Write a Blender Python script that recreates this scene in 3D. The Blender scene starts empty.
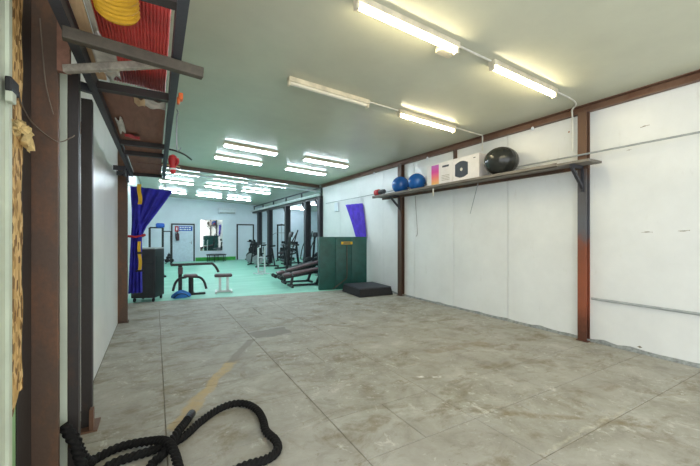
import bpy, math, random
from mathutils import Vector, Matrix
random.seed(4)
C = bpy.context.scene.collection
PI = math.pi
def R(a): return math.radians(a)

# ------------------------------------------------------------------ camera, world, exposure
FPX, YAW, EYE, HZ = 342.0, R(29.7), 1.45, 235.0
cam = bpy.data.cameras.new('camera')
cam.sensor_width = 36.0; cam.sensor_fit = 'HORIZONTAL'
cam.lens = FPX / 700 * 36; cam.clip_start = 0.02; cam.clip_end = 200
cam.shift_y = (HZ - 233.0) / 700
cam_o = bpy.data.objects.new('camera', cam); C.objects.link(cam_o)
cam_o.location = (0, 0, EYE); cam_o.rotation_euler = (R(90), 0, -YAW)
bpy.context.scene.camera = cam_o

W = bpy.data.worlds.new('world'); bpy.context.scene.world = W; W.use_nodes = True
bg = W.node_tree.nodes['Background']
bg.inputs[0].default_value = (0.93, 0.97, 1.0, 1); bg.inputs[1].default_value = 1.5

vs = bpy.context.scene.view_settings
vs.view_transform = 'Standard'; vs.look = 'None'; vs.gamma = 1; vs.exposure = 0.96
vs.use_curve_mapping = False

WARM_E, COOL_E = 26.0, 27.0        # emission of the lamp diffusers

def ray(px, py):
    u = (px - 350) / FPX; v = (HZ - py) / FPX
    s, c = math.sin(YAW), math.cos(YAW)
    return Vector((s + u * c, c - u * s, v))
def fl(px, py, z=0.0):
    d = ray(px, py); return Vector((0, 0, EYE)) + d * ((z - EYE) / d.z)
def aty(px, py, Y):
    d = ray(px, py); return Vector((0, 0, EYE)) + d * (Y / d.y)
def atx(px, py, X):
    d = ray(px, py); return Vector((0, 0, EYE)) + d * (X / d.x)

# ------------------------------------------------------------------ materials
def lin(c):
    return tuple(((x / 255) / 12.92 if x / 255 <= 0.04045 else ((x / 255 + 0.055) / 1.055) ** 2.4) for x in c) + (1,)
class NT:
    def __init__(s, name):
        s.m = bpy.data.materials.new(name); s.m.use_nodes = True
        s.t = s.m.node_tree; s.b = s.t.nodes['Principled BSDF']
    def n(s, typ, **kw):
        nd = s.t.nodes.new(typ)
        for k, v in kw.items(): setattr(nd, k, v)
        return nd
    def l(s, a, b): s.t.links.new(a, b)
    def pos(s): return s.n('ShaderNodeNewGeometry').outputs['Position']
    def noise(s, scale, detail=4, rough=.55, vec=None, dist=0):
        nd = s.n('ShaderNodeTexNoise'); nd.inputs['Scale'].default_value = scale
        nd.inputs['Detail'].default_value = detail; nd.inputs['Roughness'].default_value = rough
        nd.inputs['Distortion'].default_value = dist
        if vec is not None: s.l(vec, nd.inputs['Vector'])
        return nd.outputs['Fac']
    def ramp(s, fac, stops):
        nd = s.n('ShaderNodeValToRGB'); cr = nd.color_ramp
        while len(cr.elements) < len(stops): cr.elements.new(0.5)
        for e, (p, c) in zip(cr.elements, stops):
            e.position = p; e.color = c if len(c) == 4 else lin(c)
        s.l(fac, nd.inputs[0]); return nd.outputs[0]
    def mix(s, fac, a, b, blend='MIX'):
        nd = s.n('ShaderNodeMix', data_type='RGBA', blend_type=blend)
        for inp, v in ((nd.inputs[0], fac), (nd.inputs[6], a), (nd.inputs[7], b)):
            if isinstance(v, (int, float)): inp.default_value = v
            elif isinstance(v, tuple): inp.default_value = v if len(v) == 4 else lin(v)
            else: s.l(v, inp)
        return nd.outputs[2]
    def math(s, op, a, b=None, clamp=False):
        nd = s.n('ShaderNodeMath', operation=op, use_clamp=clamp)
        for i, v in enumerate((a, b)):
            if v is None: continue
            if isinstance(v, (int, float)): nd.inputs[i].default_value = v
            else: s.l(v, nd.inputs[i])
        return nd.outputs[0]
    def stretch(s, vec, sc):
        nd = s.n('ShaderNodeVectorMath', operation='MULTIPLY'); s.l(vec, nd.inputs[0]); nd.inputs[1].default_value = sc
        return nd.outputs[0]
    def bump(s, fac, strength=.2, dist=.01):
        nd = s.n('ShaderNodeBump'); nd.inputs['Strength'].default_value = strength; nd.inputs['Distance'].default_value = dist
        s.l(fac, nd.inputs['Height']); s.l(nd.outputs[0], s.b.inputs['Normal'])
    def col(s, v):
        if isinstance(v, tuple): s.b.inputs['Base Color'].default_value = v if len(v) == 4 else lin(v)
        else: s.l(v, s.b.inputs['Base Color'])
    def set(s, rough=None, metal=None, spec=None):
        if rough is not None: s.b.inputs['Roughness'].default_value = rough
        if metal is not None: s.b.inputs['Metallic'].default_value = metal
        if spec is not None: s.b.inputs['Specular IOR Level'].default_value = spec
BWF = [(0, 0, 0, 1), (1, 1, 1, 1)]
def simple(name, c, rough=.5, metal=0, var=.12, scale=8, bump=0, spec=.5):
    k = NT(name); k.set(rough, metal, spec)
    f = k.noise(scale, 5, .6, k.pos())
    dark = tuple(x * (1 - var) for x in c); light = tuple(min(255, x * (1 + var * .6)) for x in c)
    k.col(k.ramp(f, [(.3, dark), (.7, light)]))
    if bump: k.bump(f, bump, .01)
    return k.m
def emit(name, c, e):
    k = NT(name); k.col((1, 1, 1, 1)); k.b.inputs['Emission Color'].default_value = c
    k.b.inputs['Emission Strength'].default_value = e; return k.m

M = {}
# white insulated wall panels: faint dirt, a little more towards noise-made blotches
def wall_mat(name, c, dirt, rough):
    k = NT(name); k.set(rough, 0, .5); p = k.pos()
    a = k.noise(1.3, 6, .65, p); b = k.noise(9, 6, .7, k.stretch(p, (1, 1, .25)))
    base = k.mix(k.ramp(a, [(.35, BWF[0]), (.75, BWF[1])]), c, tuple(x * .95 for x in c))
    st = k.ramp(b, [(.62, BWF[0]), (.8, BWF[1])])
    k.col(k.mix(k.math('MULTIPLY', st, .35), base, dirt))
    k.bump(k.noise(.9, 3, .5, p), .12, .02)
    return k.m
M['wall'] = wall_mat('white_panel', (236, 238, 236), (186, 182, 168), .32)
M['wall_gym'] = wall_mat('pale_gym_wall', (222, 232, 240), (190, 200, 208), .45)
M['ceil'] = wall_mat('grey_green_ceiling_panel', (204, 205, 185), (186, 186, 164), .22)
M['ceil'].node_tree.nodes['Principled BSDF'].inputs['Specular IOR Level'].default_value = .14
M['joint'] = simple('panel_joint', (128, 124, 112), .8)
# painted steel, brown with rust
def steel(name, paint, rust, amt, rough=.5):
    k = NT(name); k.set(rough, .15); p = k.pos()
    f = k.noise(3.2, 8, .68, k.stretch(p, (1, 1, .5)))
    g = k.noise(40, 4, .6, p)
    c = k.mix(k.ramp(f, [(amt, BWF[0]), (amt + .16, BWF[1])]), paint, rust)
    c = k.mix(k.math('MULTIPLY', g, .5), c, tuple(x * .6 for x in paint))
    k.col(c); k.bump(g, .25, .004); return k.m
M['brown'] = steel('brown_painted_steel', (94, 73, 60), (124, 84, 58), .5)
M['beam'] = steel('brown_primer_steel', (128, 96, 76), (112, 74, 54), .5)
M['dark_steel'] = steel('dark_brown_steel', (58, 52, 50), (84, 60, 46), .6)
M['rail'] = steel('slate_steel', (66, 66, 72), (84, 66, 56), .62)
# right posts: grey-blue paint in a middle band worn to rust lower down
k = NT('half_stripped_steel'); k.set(.5, .2); p = k.pos()
sx = k.n('ShaderNodeSeparateXYZ'); k.l(p, sx.inputs[0])
f = k.noise(5, 6, .7, p); zz = k.math('ADD', sx.outputs[2], k.math('MULTIPLY', k.math('SUBTRACT', f, .5), .5))
c = k.ramp(k.math('DIVIDE', zz, 3.2), [(.05, (96, 52, 36)), (.16, (170, 92, 62)), (.40, (150, 84, 58)), (.47, (104, 110, 118)), (.68, (100, 104, 108)), (.76, (122, 92, 72))])
k.col(k.mix(k.math('MULTIPLY', f, .5), c, (92, 70, 58))); k.bump(k.noise(50, 3, .6, p), .2, .003); M['post_r'] = k.m

# concrete floor with stains, repair streak and glue residue
k = NT('stained_concrete'); k.set(.62, 0, .35); p = k.pos()
big = k.noise(.55, 5, .6, p); mid = k.noise(2.6, 8, .68, p, .4); fine = k.noise(26, 6, .7, p)
rnd = k.n('ShaderNodeObjectInfo').outputs['Random']
base = k.ramp(mid, [(.28, (126, 123, 110)), (.43, (156, 153, 141)), (.58, (173, 171, 161)), (.74, (198, 196, 188))])
base = k.mix(k.ramp(big, [(.4, BWF[0]), (.65, (.5, .5, .5, 1))]), base, (166, 162, 156))
base = k.mix(k.math('MULTIPLY', rnd, .22), base, (146, 142, 132))
st = k.noise(1.5, 8, .72, k.stretch(p, (1, 1.5, 1)), .9); st2 = k.noise(5.5, 6, .7, p)
br = k.math('MULTIPLY', k.ramp(st, [(.50, BWF[0]), (.62, BWF[1])]), k.ramp(st2, [(.38, BWF[0]), (.55, BWF[1])]))
base = k.mix(k.math('MULTIPLY', br, .75), base, (120, 109, 82))
pale = k.ramp(k.noise(4.2, 8, .75, k.stretch(p, (1.2, .8, 1)), .5), [(.6, BWF[0]), (.68, BWF[1])])
dk = k.ramp(k.noise(3.4, 8, .74, k.stretch(p, (.9, 1.2, 1)), 1.2), [(.52, BWF[0]), (.66, BWF[1])])
base = k.mix(k.math('MULTIPLY', dk, .5), base, (132, 128, 114))
base = k.mix(k.math('MULTIPLY', pale, .65), base, (214, 212, 204))
chip = k.math('MULTIPLY', k.ramp(k.noise(15, 6, .75, p, .6), [(.58, BWF[0]), (.63, BWF[1])]), k.ramp(k.noise(.8, 3, .5, p), [(.42, BWF[0]), (.58, BWF[1])]))
base = k.mix(k.math('MULTIPLY', chip, .6), base, (208, 207, 200))
chip2 = k.math('MULTIPLY', k.ramp(k.noise(11, 7, .78, k.stretch(p, (1, 1.3, 1)), .8), [(.60, BWF[0]), (.65, BWF[1])]), k.ramp(k.noise(1.1, 3, .5, p), [(.45, BWF[0]), (.6, BWF[1])]))
base = k.mix(k.math('MULTIPLY', chip2, .65), base, (116, 107, 84))
base = k.mix(k.math('MULTIPLY', k.ramp(fine, [(.62, BWF[0]), (.75, BWF[1])]), .4), base, (128, 122, 108))
wob = k.n('ShaderNodeVectorMath', operation='ADD')
nz = k.n('ShaderNodeTexNoise'); nz.inputs['Scale'].default_value = 4; nz.inputs['Detail'].default_value = 5; k.l(p, nz.inputs['Vector'])
sc_ = k.n('ShaderNodeVectorMath', operation='SCALE'); k.l(nz.outputs['Color'], sc_.inputs[0]); sc_.inputs['Scale'].default_value = .16; brk = k.ramp(k.noise(9, 7, .75, p), [(.40, BWF[0]), (.56, BWF[1])])
k.l(p, wob.inputs[0]); k.l(sc_.outputs[0], wob.inputs[1])
def seg_mask(a, b, half, soft=.03):
    """worn streak with its own outline, fixed to the floor between two points"""
    off = .08
    ax, ay = a[0] + off, a[1] + off; bx, by = b[0] + off, b[1] + off
    mp = k.n('ShaderNodeMapping', vector_type='TEXTURE')
    mp.inputs['Location'].default_value = ((ax + bx) / 2, (ay + by) / 2, 0)
    mp.inputs['Rotation'].default_value = (0, 0, math.atan2(by - ay, bx - ax))
    k.l(wob.outputs[0], mp.inputs['Vector'])
    s = k.n('ShaderNodeSeparateXYZ'); k.l(mp.outputs[0], s.inputs[0])
    L = math.hypot(bx - ax, by - ay) / 2
    def edge(o, h):
        d = k.math('SUBTRACT', h, k.math('ABSOLUTE', o)); return k.math('DIVIDE', d, soft, True)
    return k.math('MULTIPLY', edge(s.outputs[0], L), edge(s.outputs[1], half))
base = k.mix(k.math('MULTIPLY', seg_mask((.10, 2.85), (.78, 4.10), .075), k.math('ADD', k.math('MULTIPLY', brk, .4), .5)), base, (186, 162, 116))
base = k.mix(k.math('MULTIPLY', seg_mask((.74, 4.02), (1.16, 4.82), .07), .85), base, (132, 128, 116))
base = k.mix(k.math('MULTIPLY', seg_mask((1.2, 4.98), (1.78, 5.02), .19, .02), .85), base, (124, 121, 112))
for a, b, h, cc, w in (((1.16, 2.4), (1.22, 4.6), .025, (120, 112, 96), .6), ((2.45, 1.8), (2.95, 1.42), .05, (128, 114, 82), .65),
                       ((3.0, 1.35), (3.3, 1.1), .04, (128, 114, 82), .55), ((1.32, 2.1), (1.6, 2.28), .09, (124, 112, 84), .6),
                       ((1.5, 1.45), (2.0, 1.4), .06, (118, 106, 78), .6), ((2.9, 3.2), (3.9, 3.1), .1, (134, 120, 92), .55),
                       ((3.6, 1.62), (3.9, 1.6), .06, (130, 118, 90), .5), ((2.3, 2.72), (2.42, 2.68), .03, (240, 240, 236), 1), ((2.46, 2.64), (2.56, 2.60), .035, (240, 240, 236), 1),
                       ((.4, 6.86), (1.9, 6.9), .03, (128, 124, 116), .7), ((1.8, 4.0), (2.6, 3.9), .06, (134, 122, 98), .5),
                       ((2.2, 1.34), (3.4, 1.33), .022, (200, 194, 176), .7), ((2.21, 1.9), (2.8, 1.85), .02, (196, 190, 172), .6)):
    base = k.mix(k.math('MULTIPLY', k.math('MULTIPLY', seg_mask(a, b, h), brk), w), base, cc)
k.col(base); k.bump(k.math('ADD', mid, k.math('MULTIPLY', fine, .3)), .25, .008); M['floor'] = k.m
M['grout'] = simple('dirty_floor_joint', (124, 117, 100), .9, var=.3, scale=12)
# green gym floor
k = NT('mint_green_floor_paint'); k.set(.42, 0, .4); p = k.pos()
g = k.noise(1.4, 6, .65, k.stretch(p, (.5, 1.6, 1))); g2 = k.noise(12, 5, .7, p)
c = k.ramp(g, [(.3, (128, 200, 176)), (.55, (152, 216, 194)), (.75, (186, 228, 212))])
k.col(k.mix(k.math('MULTIPLY', k.ramp(g2, [(.55, BWF[0]), (.75, BWF[1])]), .3), c, (112, 180, 156))); M['green_floor'] = k.m

M['warm'] = emit('warm_lamp_diffuser', (1.0, .86, .56, 1), WARM_E)
M['cool'] = emit('cool_lamp_diffuser', (.74, .87, 1.0, 1), COOL_E)
M['lampbody'] = simple('white_lamp_housing', (216, 208, 184), .5)
M['deadtube'] = simple('unlit_tube', (224, 220, 204), .3, var=.04)
M['conduit'] = simple('white_plastic_conduit', (214, 212, 200), .45, var=.08)
M['grey_pipe'] = simple('grey_pipe', (168, 174, 174), .45, var=.1)
M['whitemetal'] = simple('white_painted_metal', (222, 226, 226), .4, var=.08)
M['black'] = simple('black_metal', (26, 27, 30), .45, .1, .3, 12)
M['blackrub'] = simple('black_rubber', (30, 30, 33), .75, 0, .3, 30, .1)
M['cabinet'] = simple('charcoal_cabinet', (40, 44, 48), .5, .1, .15, 5)
M['pad_brown'] = simple('dark_red_vinyl', (86, 62, 66), .45, 0, .2, 9)
M['chrome'] = simple('steel_tube', (150, 152, 156), .3, .8, .1)
M['greenboard'] = simple('dark_green_vinyl', (30, 82, 76), .5, 0, .14, 6, .05)
M['matblack'] = simple('charcoal_vinyl_mat', (58, 60, 68), .55, 0, .15, 14, .05)
M['yellow'] = simple('yellow_webbing', (226, 182, 30), .6)
M['red'] = simple('red_plastic', (196, 46, 52), .45)
M['orange'] = simple('orange_plastic', (222, 104, 40), .45)
M['blue_dk'] = simple('royal_blue_curtain', (52, 52, 178), .85, 0, .2, 6)
M['purple'] = simple('violet_curtain', (84, 60, 190), .85, 0, .15, 6)
M['blue_bag'] = simple('blue_nylon', (24, 104, 176), .55, 0, .2, 10)
M['ball_blue'] = simple('blue_vinyl_ball', (30, 98, 178), .25, 0, .1, 6)
M['ball_black'] = simple('charcoal_vinyl_ball', (44, 46, 44), .22, 0, .1, 6)
M['box_white'] = simple('white_cardboard', (236, 232, 232), .6, 0, .04, 5)
M['ink'] = simple('dark_print', (66, 72, 84), .6)
k = NT('pink_orange_print'); k.set(.6); sx = k.n('ShaderNodeSeparateXYZ'); k.l(k.pos(), sx.inputs[0])
k.col(k.ramp(k.math('MULTIPLY', k.math('SUBTRACT', sx.outputs[2], 2.42), 2.2), [(.05, (250, 196, 110)), (.35, (246, 130, 120)), (.6, (226, 72, 160)), (.95, (190, 110, 200))])); M['pink'] = k.m
M['mirror'] = simple('mirror_glass', (230, 236, 234), .03, 1.0, 0)
M['door_w'] = simple('pale_door', (206, 218, 230), .45, 0, .05)
M['blue_sign'] = simple('blue_sign', (40, 92, 190), .5, 0, .05)
M['white_print'] = simple('white_print', (236, 238, 240), .5, 0, .03)
M['ext_red'] = simple('extinguisher_dark_red', (70, 34, 40), .4)
M['bright_green'] = simple('bright_green_skirting', (60, 170, 70), .5)
M['jamb'] = simple('pale_green_jamb', (204, 212, 194), .5, 0, .06, 3)
M['greenpaint'] = simple('light_green_paint', (150, 192, 138), .5, 0, .1, 4)
M['torn'] = simple('torn_foam', (214, 188, 132), .8, 0, .2, 20, .3)
k = NT('chipboard'); k.set(.75); p = k.pos()
v = k.n('ShaderNodeTexVoronoi'); v.inputs['Scale'].default_value = 55; k.l(k.stretch(p, (1, 1.0, .45)), v.inputs['Vector'])
sx = k.n('ShaderNodeSeparateColor'); k.l(v.outputs['Color'], sx.inputs[0])
k.col(k.ramp(sx.outputs[0], [(.05, (120, 84, 40)), (.4, (196, 154, 92)), (.9, (226, 192, 134))])); k.bump(sx.outputs[1], .4, .004); M['osb'] = k.m
def wood(name, a, b, rough=.65):
    k = NT(name); k.set(rough); p = k.pos()
    f = k.noise(14, 7, .7, k.stretch(p, (1, .18, 1)), .5)
    k.col(k.ramp(f, [(.3, a), (.7, b)])); k.bump(f, .2, .004); return k.m
M['wood'] = wood('pale_wood', (176, 140, 104), (214, 184, 146))
M['board'] = wood('brown_board', (112, 78, 64), (146, 104, 86))
M['dkwood'] = wood('grey_brown_timber', (62, 56, 48), (88, 80, 68))
M['palestrut'] = wood('weathered_strut', (122, 118, 110), (188, 180, 166))
M['shelfgrey'] = wood('worn_grey_shelf', (104, 98, 90), (142, 136, 126))
M['redsheet'] = simple('red_corrugated_plastic', (236, 100, 96), .45, 0, .2, 3)
M['yellowrib'] = simple('yellow_ribbed_plastic', (224, 172, 44), .5, 0, .12, 5)
M['rope'] = simple('black_braided_rope', (20, 19, 19), .8, 0, .5, 90, .3, .25)
M['ropefleck'] = simple('grey_rope_strand', (96, 92, 86), .75, 0, .3, 60)
M['ac'] = simple('white_plastic', (224, 230, 236), .4, 0, .04)
M['wire'] = simple('grey_brown_wire', (120, 106, 92), .6)
M['cement'] = simple('grey_cement_fillet', (146, 150, 148), .9, 0, .25, 18, .5)
M['scuff'] = simple('scuff_mark', (150, 142, 126), .8, 0, .3, 30)
M['scuff_br'] = simple('brown_scuff', (168, 112, 76), .8, 0, .2, 30)
M['rag'] = simple('pale_plastic_scrap', (206, 200, 192), .6, 0, .15, 14)

# ------------------------------------------------------------------ mesh helpers
def p_box(x0, x1, y0, y1, z0, z1):
    v = [(x, y, z) for x in (x0, x1) for y in (y0, y1) for z in (z0, z1)]
    return v, [(0, 1, 3, 2), (4, 6, 7, 5), (0, 4, 5, 1), (2, 3, 7, 6), (0, 2, 6, 4), (1, 5, 7, 3)]
def p_cbox(c, s):
    return p_box(c[0] - s[0] / 2, c[0] + s[0] / 2, c[1] - s[1] / 2, c[1] + s[1] / 2, c[2] - s[2] / 2, c[2] + s[2] / 2)
def frame_at(t, up=Vector((0, 0, 1))):
    t = t.normalized()
    if abs(t.dot(up)) > .98: up = Vector((0, 1, 0))
    a = t.cross(up).normalized(); b = a.cross(t).normalized(); return a, b
def p_tube(pts, r, n=10, square=False, radii=None):
    pts = [Vector(q) for q in pts]; V = []; F = []
    if square: n = 4
    for i, q in enumerate(pts):
        t = (pts[min(i + 1, len(pts) - 1)] - pts[max(i - 1, 0)])
        a, b = frame_at(t); rr = radii[i] if radii else r
        w, h = rr if isinstance(rr, tuple) else (rr, rr)
        for j in range(n):
            if square:
                sx_, sy_ = ((-1, -1), (1, -1), (1, 1), (-1, 1))[j]
                V.append(q + a * w * sx_ + b * h * sy_)
            else:
                an = 2 * PI * j / n; V.append(q + a * math.cos(an) * w + b * math.sin(an) * h)
    for i in range(len(pts) - 1):
        for j in range(n):
            F.append((i * n + j, i * n + (j + 1) % n, (i + 1) * n + (j + 1) % n, (i + 1) * n + j))
    F.append(tuple(range(n))[::-1]); F.append(tuple((len(pts) - 1) * n + j for j in range(n)))
    return V, F
def p_bar(a, b, w, h=None): return p_tube([a, b], (w / 2, (h or w) / 2), square=True)
def smooth_path(pts, per=8):
    pts = [Vector(q) for q in pts]; out = []
    for i in range(len(pts) - 1):
        p0 = pts[max(i - 1, 0)]; p1 = pts[i]; p2 = pts[i + 1]; p3 = pts[min(i + 2, len(pts) - 1)]
        for j in range(per):
            t = j / per
            out.append(.5 * ((2 * p1) + (p2 - p0) * t + (2 * p0 - 5 * p1 + 4 * p2 - p3) * t * t + (3 * p1 - p0 - 3 * p2 + p3) * t ** 3))
    out.append(pts[-1]); return out
def p_lathe(c, prof, n=24, axis='z'):
    V = []; F = []
    for (r, h) in prof:
        for j in range(n):
            a = 2 * PI * j / n; x, y = r * math.cos(a), r * math.sin(a)
            q = {'z': (x, y, h), 'x': (h, x, y), 'y': (x, h, y)}[axis]
            V.append((c[0] + q[0], c[1] + q[1], c[2] + q[2]))
    for i in range(len(prof) - 1):
        for j in range(n):
            F.append((i * n + j, i * n + (j + 1) % n, (i + 1) * n + (j + 1) % n, (i + 1) * n + j))
    F.append(tuple(range(n))[::-1]); F.append(tuple((len(prof) - 1) * n + j for j in range(n)))
    return V, F
def p_disc(c, r, t, axis='x', n=24): return p_lathe(c, [(r * .94, -t / 2), (r, -t / 3), (r, t / 3), (r * .94, t / 2)], n, axis)
def p_pad(c, s, tilt=0, axis='y', r=.02):
    """rounded upholstered pad, centre c, size s, tilted about an axis"""
    hx, hy, hz = (q / 2 for q in s); V = []; F = []; ring = []
    lev = [(-hz, r), (-hz + r * .4, r * .3), (-hz + r, 0), (hz - r, 0), (hz - r * .4, r * .3), (hz, r)]
    m = Matrix.Rotation(tilt, 3, axis.upper())
    for z, ins in lev:
        for (sx_, sy_) in ((-1, -1), (1, -1), (1, 1), (-1, 1)):
            x, y = hx - ins, hy - ins; cr = min(r, x * .4, y * .4)
            cx, cy = sx_ * (x - cr), sy_ * (y - cr); a0 = math.atan2(sy_, sx_) - PI / 4
            for q in range(4):
                a = a0 + q / 3 * PI / 2; V.append(m @ Vector((cx + cr * math.cos(a), cy + cr * math.sin(a), z)) + Vector(c))
    n = 16
    for i in range(len(lev) - 1):
        for j in range(n): F.append((i * n + j, i * n + (j + 1) % n, (i + 1) * n + (j + 1) % n, (i + 1) * n + j))
    F.append(tuple(range(n))[::-1]); F.append(tuple((len(lev) - 1) * n + j for j in range(n)))
    return V, F
def p_grid(fn, nu, nv):
    V = [fn(i / nu, j / nv) for j in range(nv + 1) for i in range(nu + 1)]
    F = [(j * (nu + 1) + i, j * (nu + 1) + i + 1, (j + 1) * (nu + 1) + i + 1, (j + 1) * (nu + 1) + i) for j in range(nv) for i in range(nu)]
    return V, F
def mesh(name, prims):
    V = []; F = []
    for v, f in prims:
        o = len(V); V += [tuple(q) for q in v]; F += [tuple(i + o for i in g) for g in f]
    me = bpy.data.meshes.new(name); me.from_pydata(V, [], F); me.validate(); me.update()
    import bmesh
    bm = bmesh.new(); bm.from_mesh(me); bmesh.ops.recalc_face_normals(bm, faces=bm.faces); bm.to_mesh(me); bm.free()
    return me
def obj(name, m, prims, parent=None, smooth=False, bevel=0, solid=0):
    me = prims if isinstance(prims, bpy.types.Mesh) else mesh(name, prims if isinstance(prims, list) else [prims])
    if not me.materials: me.materials.append(M[m] if isinstance(m, str) else m)
    o = bpy.data.objects.new(name, me); C.objects.link(o)
    if parent: o.parent = parent
    if smooth:
        try: me.shade_smooth()
        except Exception: pass
        me.set_sharp_from_angle(angle=R(40))
    if bevel:
        b = o.modifiers.new('bevel', 'BEVEL'); b.width = bevel; b.segments = 2; b.limit_method = 'ANGLE'
    if solid:
        s = o.modifiers.new('solid', 'SOLIDIFY'); s.thickness = solid; s.offset = 0
    return o
def tag(o, label, cat, group=None):
    o['label'] = label; o['category'] = cat
    if group: o['group'] = group
    return o
def thing(name, label, cat, loc=(0, 0, 0), rz=0, group=None):
    o = bpy.data.objects.new(name, None); C.objects.link(o); o.empty_display_size = .1
    o.location = loc; o.rotation_euler = (0, 0, rz); return tag(o, label, cat, group)
def struct(name, m, prims, label=None, cat=None, **kw):
    o = obj(name, m, prims, **kw); o['kind'] = 'structure'
    if label: tag(o, label, cat or name.split('_')[0])
    return o
def copy_tree(o, parent=None):
    c = o.copy(); C.objects.link(c); c.parent = parent
    for ch in list(o.children): copy_tree(ch, c)
    return c

# ------------------------------------------------------------------ the room
XL, XR, YF, YG, YB, XA = -0.53, 5.17, -2.6, 8.35, 20.7, 10.2
def zc(x): return 3.23 + .058 * (XR - x)          # ceiling falls gently towards the right wall

flr = struct('floor', 'grout', p_box(XL - .25, XR + .2, YF, 8.5, -.12, -.005), 'stained grey concrete slab floor with dirty joints', 'floor')
rows = [-2.6, -1.5, -.36, .2, .755, 1.31, 1.86, 2.41, 2.97, 3.53, 4.09, 4.78, 5.5, 6.2, 6.88, 7.6]
cols = [XL, .07, 1.19, 2.2, 3.2, 4.2, XR]
cache = {}
G = .0022
def slab(x0, x1, y0, y1):
    key = (round(x1 - x0, 3), round(y1 - y0, 3))
    if key not in cache:
        w, h = key[0] / 2 - G, key[1] / 2 - G; e = .004
        V = [(-w, -h, -.006), (w, -h, -.006), (w, h, -.006), (-w, h, -.006), (-w + e, -h + e, 0), (w - e, -h + e, 0), (w - e, h - e, 0), (-w + e, h - e, 0)]
        F = [(0, 1, 5, 4), (1, 2, 6, 5), (2, 3, 7, 6), (3, 0, 4, 7), (4, 5, 6, 7), (3, 2, 1, 0)]
        cache[key] = mesh('slab', [(V, F)])
    o = obj('slab', 'floor', cache[key], flr)
    o.location = ((x0 + x1) / 2, (y0 + y1) / 2, random.uniform(-.0012, .0008))
for i in range(len(rows) - 1):
    cs = list(cols)
    if i in (3, 6, 9, 13): cs.insert(3, 1.69)
    if i in (5, 8, 11): cs.insert(4, 2.7)
    for a, b in zip(cs[:-1], cs[1:]): slab(a, b, rows[i], rows[i + 1])
# the strip before the green floor, its far edge slightly askew
V, F = p_box(XL, XR, 7.6 + G, 8.4, -.006, 0)
V = [(x, y if y < 8 else 8.56 - (x - .15) * .15, z) for x, y, z in V]
obj('slab', 'floor', [(V, F)], flr)
ek = lambda x: 8.56 - (x - .15) * .15
pl = [(XL - .2, ek(XL - .2)), (XR + .1, ek(XR + .1)), (XA, ek(XR + .1)), (XA, YB + .1), (XL - .2, YB + .1)]
V = [(x, y, z) for z in (-.12, .004) for x, y in pl]
F = [(4, 3, 2, 1, 0), (5, 6, 7, 8, 9)] + [(i, (i + 1) % 5, 5 + (i + 1) % 5, 5 + i) for i in range(5)]
struct('gym_floor', 'green_floor', (V, F), 'mint green painted floor of the gym area', 'floor')

def sloped_slab(x0, x1, y0, y1, th):
    V, F = p_box(x0, x1, y0, y1, 0, 1); return [(x, y, zc(x) + z * th) for x, y, z in V], F
struct('ceiling', 'ceil', sloped_slab(XL - .25, XA, YF, YB + .1, .1), 'glossy grey green metal panel ceiling', 'ceiling')

def panel_wall(name, label, xin, s, y0, seams, y1, ztop, m):
    """backing sheet with raised sandwich panels; s=+1 wall on the right"""
    w = struct(name, 'joint', p_box(min(xin + s * .028, xin + s * .09), max(xin + s * .028, xin + s * .09), y0, y1, -.05, ztop + .1), label, 'wall')
    ed = [y0] + seams + [y1]
    for a, b in zip(ed[:-1], ed[1:]):
        obj('wall_panel', m, p_box(min(xin, xin + s * .03), max(xin, xin + s * .03), a + .0055, b - .0055, 0.002, ztop), w)
    return w
seams = [2.49 + 1.2 * k for k in range(-4, 7) if YF < 2.49 + 1.2 * k < 10.3]
wr = panel_wall('wall_right', 'white sandwich panel wall carrying the long shelf', XR, 1, YF, seams, 11.0, 3.2, 'wall')
wl = panel_wall('wall_left', 'white glossy panel wall behind the overhead rack', XL, -1, 2.7, [3.9, 5.1, 6.3, 7.5, 8.7], YB, 3.54, 'wall')
struct('wall_back', 'wall_gym', p_box(XL - .1, XA, YB, YB + .1, 0, 3.6), 'pale blue white back wall of the gym', 'wall')
struct('wall_annex', 'wall_gym', p_box(XA, XA + .1, 8.5, YB + .1, 0, 3.2), 'pale far side wall of the machine bay', 'wall')
struct('wall_return', 'wall_gym', p_box(XR + .09, XA, 10.9, 11.0, 0, 3.25), 'pale short wall closing the machine bay', 'wall')
struct('baseboard_back', 'bright_green', p_box(1.95, 4.1, YB - .02, YB, .004, .2), 'bright green skirting along the gym back wall', 'skirting')
# cement fillet along the right wall
V = []; F = []; n = 90
for i in range(n + 1):
    y = YF + .1 + (10.4 - YF) * i / n; h = .035 + .03 * random.random() ** 3; d = .015 + .02 * random.random()
    V += [(XR + .004, y, 0), (XR + .004, y, h), (XR - d * .3, y, h * .8), (XR - d, y, 0)]
for i in range(n):
    for j in range(3): F.append((i * 4 + j, i * 4 + j + 1, i * 4 + 5 + j, i * 4 + 4 + j))
struct('baseboard_right', 'cement', (V, F), 'rough grey cement fillet along the right wall foot', 'skirting')
for (px, py, L, h, m) in ((645, 126, .09, .012, 'scuff'), (647, 232, .11, .012, 'scuff'), (684, 231, .1, .01, 'scuff'), (569, 132, .03, .03, 'scuff_br'), (629, 150, .05, .008, 'scuff'), (640, 347, .05, .03, 'scuff')):
    q = atx(px, py, XR)
    v, f = p_grid(lambda a, b: (XR - .0015, q.y + (a - .5) * L, q.z + (b - .5) * h * (1 - abs(2 * a - 1)) + (a - .5) * L * random.uniform(-.25, .1)), 6, 2)
    obj('scuff', m, (v, f), wr)

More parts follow.
